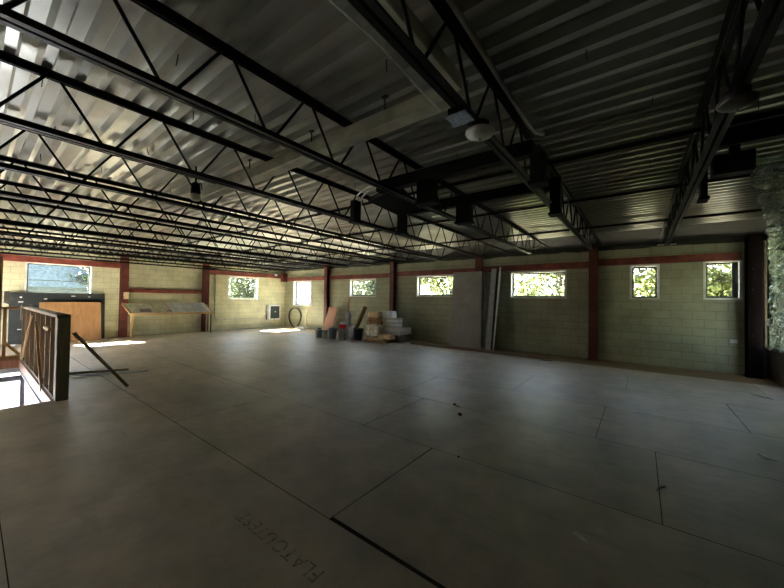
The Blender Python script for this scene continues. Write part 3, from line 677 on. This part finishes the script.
for i, (x, y, z, sx, sy, sz, rz, mt, lb) in enumerate((
    (-7.62,9.20,.0,1.15,.50,.10,.12,'sack','flattened brown paper sack at the bottom of the sack pile'),
    (-7.66,9.22,.085,.95,.46,.09,-.06,'tansack','tan paper sack lying second from the bottom of the pile'),
    (-7.95,9.35,.165,.62,.42,.46,.05,'whitesack','big crumpled whitish sack standing in the pile'),
    (-7.98,9.38,.60,.56,.40,.16,.1,'sack','brown folded sack lying on the whitish sack'),
    (-7.97,9.40,.745,.50,.34,.13,-.05,'sack','thin brown sack just under the tan carton'),)):
    o = subdiv_box(sx, sy, sz, 8, .28).done('paper_sack', M[mt], loc=(x,y,z)); crumple(o, .035, 5.5, i+10); o.rotation_euler.z = rz
    tag(o, lb, 'sack', 'paper sacks in the pile')
tag(MB().box(-8.25,-7.74,9.28,9.55,.87,1.08).done('carton', M['tansack'], bevel=.012), 'tan carton on the very top of the sack pile', 'carton')
o = subdiv_box(.52,.34,.26,6,.35).done('white_bag', M['bluewhite'], loc=(-7.50,9.66,.86)); crumple(o,.03,6,31); tag(o, 'white bag lying beside the tan carton on the pile', 'bag')
o = subdiv_box(.62,.30,.17,6,.3).done('paper_sack', M['tansack'], loc=(-7.25,9.18,.13)); crumple(o,.03,6,33); tag(o, 'tan sack slumped in front of the grey slabs', 'sack', 'paper sacks in the pile')
for i in range(5):
    lb = ['lowest','second lowest','middle','second from top','topmost'][i]+' striped blue white pack stacked behind the sacks under the white bag'
    tag(MB().box(-7.66+.02*i,-7.10+.02*i-.06*i*.3,9.62,9.95,.50+.073*i,.50+.073*i+.066).done('tile_pack', M['bluewhite' if i%2 else 'greysheet'], bevel=.008), lb, 'pack', 'striped packs behind the sacks')
zs = [0,.09,.18,.27,.38]; hs = [.085,.085,.085,.105,.13]
for i in range(5):
    lb = ['lowest dark grey slab of the stack right of the sacks','second dark grey slab up in the stack right of the sacks','third dark grey slab up in the stack right of the sacks','grey slab just below the topmost pale one','topmost pale grey slab of the stack right of the sacks'][i]
    tag(MB().box(-7.95,-6.90+.02*(i%2),9.46,10.25,zs[i],zs[i]+hs[i]).done('slab', M['darkboard' if i < 3 else 'greysheet'], bevel=.008), lb, 'slab', 'grey slabs stacked by the sacks')

# drywall and leaning boards ------------------------------------------------------------------
def slab4(name, bl, br_, tr, tl, th, mat, lb, cat):
    bl, br_, tr, tl = map(Vector, (bl, br_, tr, tl)); n_ = (br_-bl).cross(tl-bl).normalized()*th
    if n_.y < 0: n_ = -n_
    return tag(MB().hexa([bl, br_, br_+n_, bl+n_], [tl, tr, tr+n_, tl+n_]).done(name, mat), lb, cat)
slab4('drywall_sheet', (-5.10,9.92,.0), (-4.07,10.06,.0), (-4.17,10.355,2.54), (-5.22,10.355,2.54), .014, M['drywall'], 'big grey drywall sheet leaning over the edge of the window', 'drywall sheet')
slab4('dark_sheet', (-4.12,10.10,0), (-3.95,10.12,0), (-4.02,10.42,2.52), (-4.15,10.42,2.52), .012, M['darkboard'], 'narrow dark sheet showing behind the right edge of the drywall', 'board')
slab4('grey_plank', (-3.92,10.06,0), (-3.77,10.08,0), (-3.72,10.43,2.62), (-3.88,10.43,2.62), .02, M['greysheet'], 'narrow grey plank leaning right of the drywall sheet', 'plank')
slab4('black_plank', (-3.77,10.12,0), (-3.70,10.12,0), (-3.65,10.45,2.62), (-3.72,10.45,2.62), .02, M['foam'], 'slim black plank between the grey plank and the white stud', 'plank')
slab4('metal_stud', (-3.70,10.09,0), (-3.665,10.09,0), (-3.58,10.44,2.66), (-3.62,10.44,2.66), .03, M['casing'], 'thin white metal stud leaning beside the black plank', 'stud')
t = thing('long_board', 'long brown board lying on the floor along the far wall', 'board', (0,0,0))
MB().bar((-6.45,9.60,.045),(-1.90,9.50,.045),.12,.07).done('plank', M['lumx'], t)
tag(MB().tube([(-6.35,9.74,.04),(-2.0,9.64,.04)],.04,10).done('long_pipe', M['darkwood']), 'dark pipe lying beside the long brown board near the far wall', 'pipe')
o = subdiv_box(.30,.16,.05,4,.4).done('debris', M['darkwood'], loc=(-1.98,9.42,.0)); crumple(o,.03,8,9); tag(o, 'dark scrap at the right end of the long board', 'scrap')

# little things on the floor -----------------------------------------------------------------
def scrap(x, y, l, w, mat, lb, seed, arc=.6):
    n_ = 9; pts = []
    for k_ in range(n_):
        u = k_/(n_-1)-.5; pts.append((u*l, arc*l*(.25-u*u), .007+.012*abs(math.sin(k_*1.3+seed))))
    o = MB().tube(pts, [w*(.4+.6*math.sin(math.pi*(k_+.5)/n_)) for k_ in range(n_)], 6).done('paper_scrap', mat, loc=(x,y,.004)); o.rotation_euler.z = seed
    tag(o, lb, 'scrap')
scrap(.14,3.56,0.119,0.012,M['white'],'white curled scrap on the floor by the seam end, below the wall outlet',1.1)
scrap(1.04,5.00,0.153,0.0135,M['white'],'white scrap on the floor nearest the right edge of the frame',2.4)
scrap(-.31,2.49,0.102,0.009,M['white'],'white curled scrap lying closest to the camera',-.5)
scrap(-2.12,4.40,0.068,0.018,M['white'],'small white crumb between the two dark stones',.3)
scrap(1.64,8.19,0.272,0.015,M['white'],'thin white strip on the floor before the wide dark column',-.6)
for (x,y,r,lb) in ((-2.20,4.46,.022,'dark stone left of the small white crumb'),(-1.95,4.12,.026,'dark stone in front of the small white crumb'),(-1.44,3.02,.012,'tiny dark stone on the near sheet'),(1.35,3.5,.02,'dark stone near the right edge of the floor')):
    o = subdiv_box(r*2.2,r*1.6,r*1.2,3,.8).done('stone', M['void'], loc=(x,y,0)); crumple(o,r*.4,30,r*100); tag(o, lb, 'stone')

# outside ------------------------------------------------------------------------------------
GZ = -.4
struct(MB().box(-60, XL-.25, -40, 60, GZ-.1, GZ).box(XR+.25, 60, -40, 60, GZ-.1, GZ).box(XL-.25, XR+.25, YB+.25, 60, GZ-.1, GZ).box(XL-.25, XR+.25, -40, YF-.25, GZ-.1, GZ).done('ground', M['grass']))
def tree(x, y, h, r, leaf, lb, seed, low=.12, n=15000):
    rn = random.Random(seed); t = thing('tree', lb, 'tree', (x, y, GZ), 0, 'trees outside the windows')
    MB().tube([(0,0,0),(.05,.05,h*.3),(.1,-.05,h*.6),(0,0,h*.85)], [.16,.13,.09,.04], 8).done('trunk', M['bark'], t)
    clumps = []
    for _ in range(44):
        a = rn.uniform(0, 6.283); z = rn.uniform(low, 1)*h; q = r*math.sqrt(max(.05, 1-((z/h-.55)/.62)**2))*math.sqrt(rn.random())
        clumps.append((q*math.cos(a), q*math.sin(a), z, rn.uniform(.5, 1.0)*r*.45))
    V, F = [], []
    for _ in range(n):
        cx, cy, cz, cr = rn.choice(clumps); u = Vector((rn.gauss(0,1), rn.gauss(0,1), rn.gauss(0,1))).normalized()*cr*(rn.random()**.4)
        p = Vector((cx, cy, cz)) + u; s = rn.uniform(.06, .14); a = Vector((rn.gauss(0,1), rn.gauss(0,1), rn.gauss(0,1))).normalized()
        b_ = a.cross(Vector((rn.gauss(0,1), rn.gauss(0,1), rn.gauss(0,1)))).normalized(); i = len(V)
        V += [p-a*s, p+b_*s*.5, p+a*s, p-b_*s*.5]; F.append((i,i+1,i+2,i+3))
    me = bpy.data.meshes.new('foliage'); me.from_pydata(V, [], F); me.materials.append(leaf)
    o = bpy.data.objects.new('foliage', me); C.objects.link(o); o.parent = t
tree(4.2, 20, 5.0, 2.4, M['leafA'], 'yellow green tree seen through the rightmost small window', 1)
tree(.3, 19.5, 5.2, 2.2, M['leafA'], 'yellow green tree seen through the left of the two small windows', 2)
tree(-3.6, 20, 5.0, 2.5, M['leafA'], 'bright tree filling the right half of the wide window', 3)
tree(-8.6, 22, 4.2, 1.9, M['leafB'], 'green tree in the left half of the wide window', 4)
tree(-11.5, 20.5, 4.8, 2.5, M['leafA'], 'light green tree seen through the window cut by the drywall', 5)
tree(-18.0, 21, 4.6, 2.2, M['leafB'], 'green tree seen through the window above the buckets', 6)
tree(-22.5, 24, 5.0, 2.6, M['leafB'], 'dark green tree beyond the window above the buckets', 7)
tree(-25, 13.3, 4.8, 2.3, M['leafB'], 'green tree seen through the left wall window near the corner', 8)
tree(-27.5, 6.2, 6.0, 2.2, M['leafB'], 'green tree at the right of the pale house outside', 9)
tree(8.6, 13.6, 5.4, 2.6, M['leafB'], 'green tree behind the plastic sheet outside the right wall', 10, .05)
tree(12.5, 18, 5.6, 2.8, M['leafA'], 'taller tree behind the plastic sheet, farther out', 11, .05)
tree(5.2, 9.6, 5.2, 2.3, M['leafA'], 'bushy tree added close behind the plastic sheet to block sky light', 12, .03, 22000)  # added tree, keeps sky light off the right end of the room
t = thing('house', 'pale house with a blue grey roof outside the left wall window', 'house', (-27, 2.4, GZ))
MB().box(-4, 0, -5, 2.6, 0, 2.45).done('house_wall', M['siding'], t)
MB().hexa([(.4,-5.4,2.35),(.4,3.0,2.35),(-4.4,3.0,2.35),(-4.4,-5.4,2.35)],[(-1.9,-5.4,4.95),(-1.9,.6,4.95),(-2.1,.6,4.95),(-2.1,-5.4,4.95)]).done('house_roof', M['roof'], t)
for y in (-3.2,-.8,1.1): MB().box(0,.03,y-.5,y+.5,1.1,2.1).done('house_window', M['frame'], t)
t = thing('shed', 'white shed with a blue band outside the corner window', 'shed', (-29.5, 23.5, GZ))
MB().box(-3,3,-2,2,0,4.2).done('shed_wall', M['siding'], t)
MB().box(-3.1,3.1,-2.1,2.1,4.2,4.4).done('shed_roof', M['roof'], t)
MB().box(-1.5,2.2,-2.05,-2,2.1,2.9).done('shed_window', M['roof'], t)

# pieces of a part hang under that part
for child, part in (('finial', 'glass_dome'), ('bail_handle', 'bucket_body'), ('latch', 'panel_door'), ('contents', 'bucket_body')):
    for o in [q for q in bpy.data.objects if q.name.split('.')[0] == child and q.parent]:
        for sib in o.parent.children:
            if sib.name.split('.')[0] == part: o.parent = sib; break
# ------------------------------------------------------------------ light
w = bpy.data.worlds.new('sky'); SC.world = w; w.use_nodes = True; N, L = w.node_tree.nodes, w.node_tree.links
sk = N.new('ShaderNodeTexSky'); sk.sky_type = 'NISHITA'; sk.sun_disc = False; sk.sun_elevation = R_(42.5); sk.sun_rotation = R_(247); sk.air_density = 1.2; sk.dust_density = 2.5
mix = N.new('ShaderNodeMix'); mix.data_type = 'RGBA'; mix.inputs[0].default_value = .6; mix.inputs[7].default_value = (5.2, 5.6, 6.4, 1)
bg = N['Background']; L.new(sk.outputs[0], mix.inputs[6]); L.new(mix.outputs[2], bg.inputs['Color']); bg.inputs['Strength'].default_value = 1.35
S = bpy.data.lights.new('sun', 'SUN'); S.energy = 270; S.angle = R_(.53); S.color = (1, .93, .80)
so = bpy.data.objects.new('sun', S); C.objects.link(so); so.location = (-20, -8, 20)
dv = Vector((1.0, .43, -1.0)); so.rotation_euler = dv.to_track_quat('-Z', 'Y').to_euler()

# ------------------------------------------------------------------ camera
cam = bpy.data.cameras.new('camera'); co = bpy.data.objects.new('camera', cam); C.objects.link(co); SC.camera = co
yaw, pit, rol = R_(37.41), R_(.912), R_(.907)
fw = Vector((-math.sin(yaw)*math.cos(pit), math.cos(yaw)*math.cos(pit), math.sin(pit))); rt = Vector((math.cos(yaw), math.sin(yaw), 0)); up = rt.cross(fw)
r2 = rt*math.cos(rol)+up*math.sin(rol); u2 = r2.cross(fw)
mt = Matrix((r2, u2, -fw)).transposed().to_4x4(); mt.translation = Vector((0, 0, 1.57)); co.matrix_world = mt
cam.sensor_fit = 'HORIZONTAL'; cam.sensor_width = 36; cam.lens = 36*324.8/784; cam.clip_start = .05; cam.clip_end = 300
v = SC.view_settings; v.view_transform = 'Standard'; v.look = 'None'; v.gamma = 1; v.use_curve_mapping = False; v.exposure = 1.1
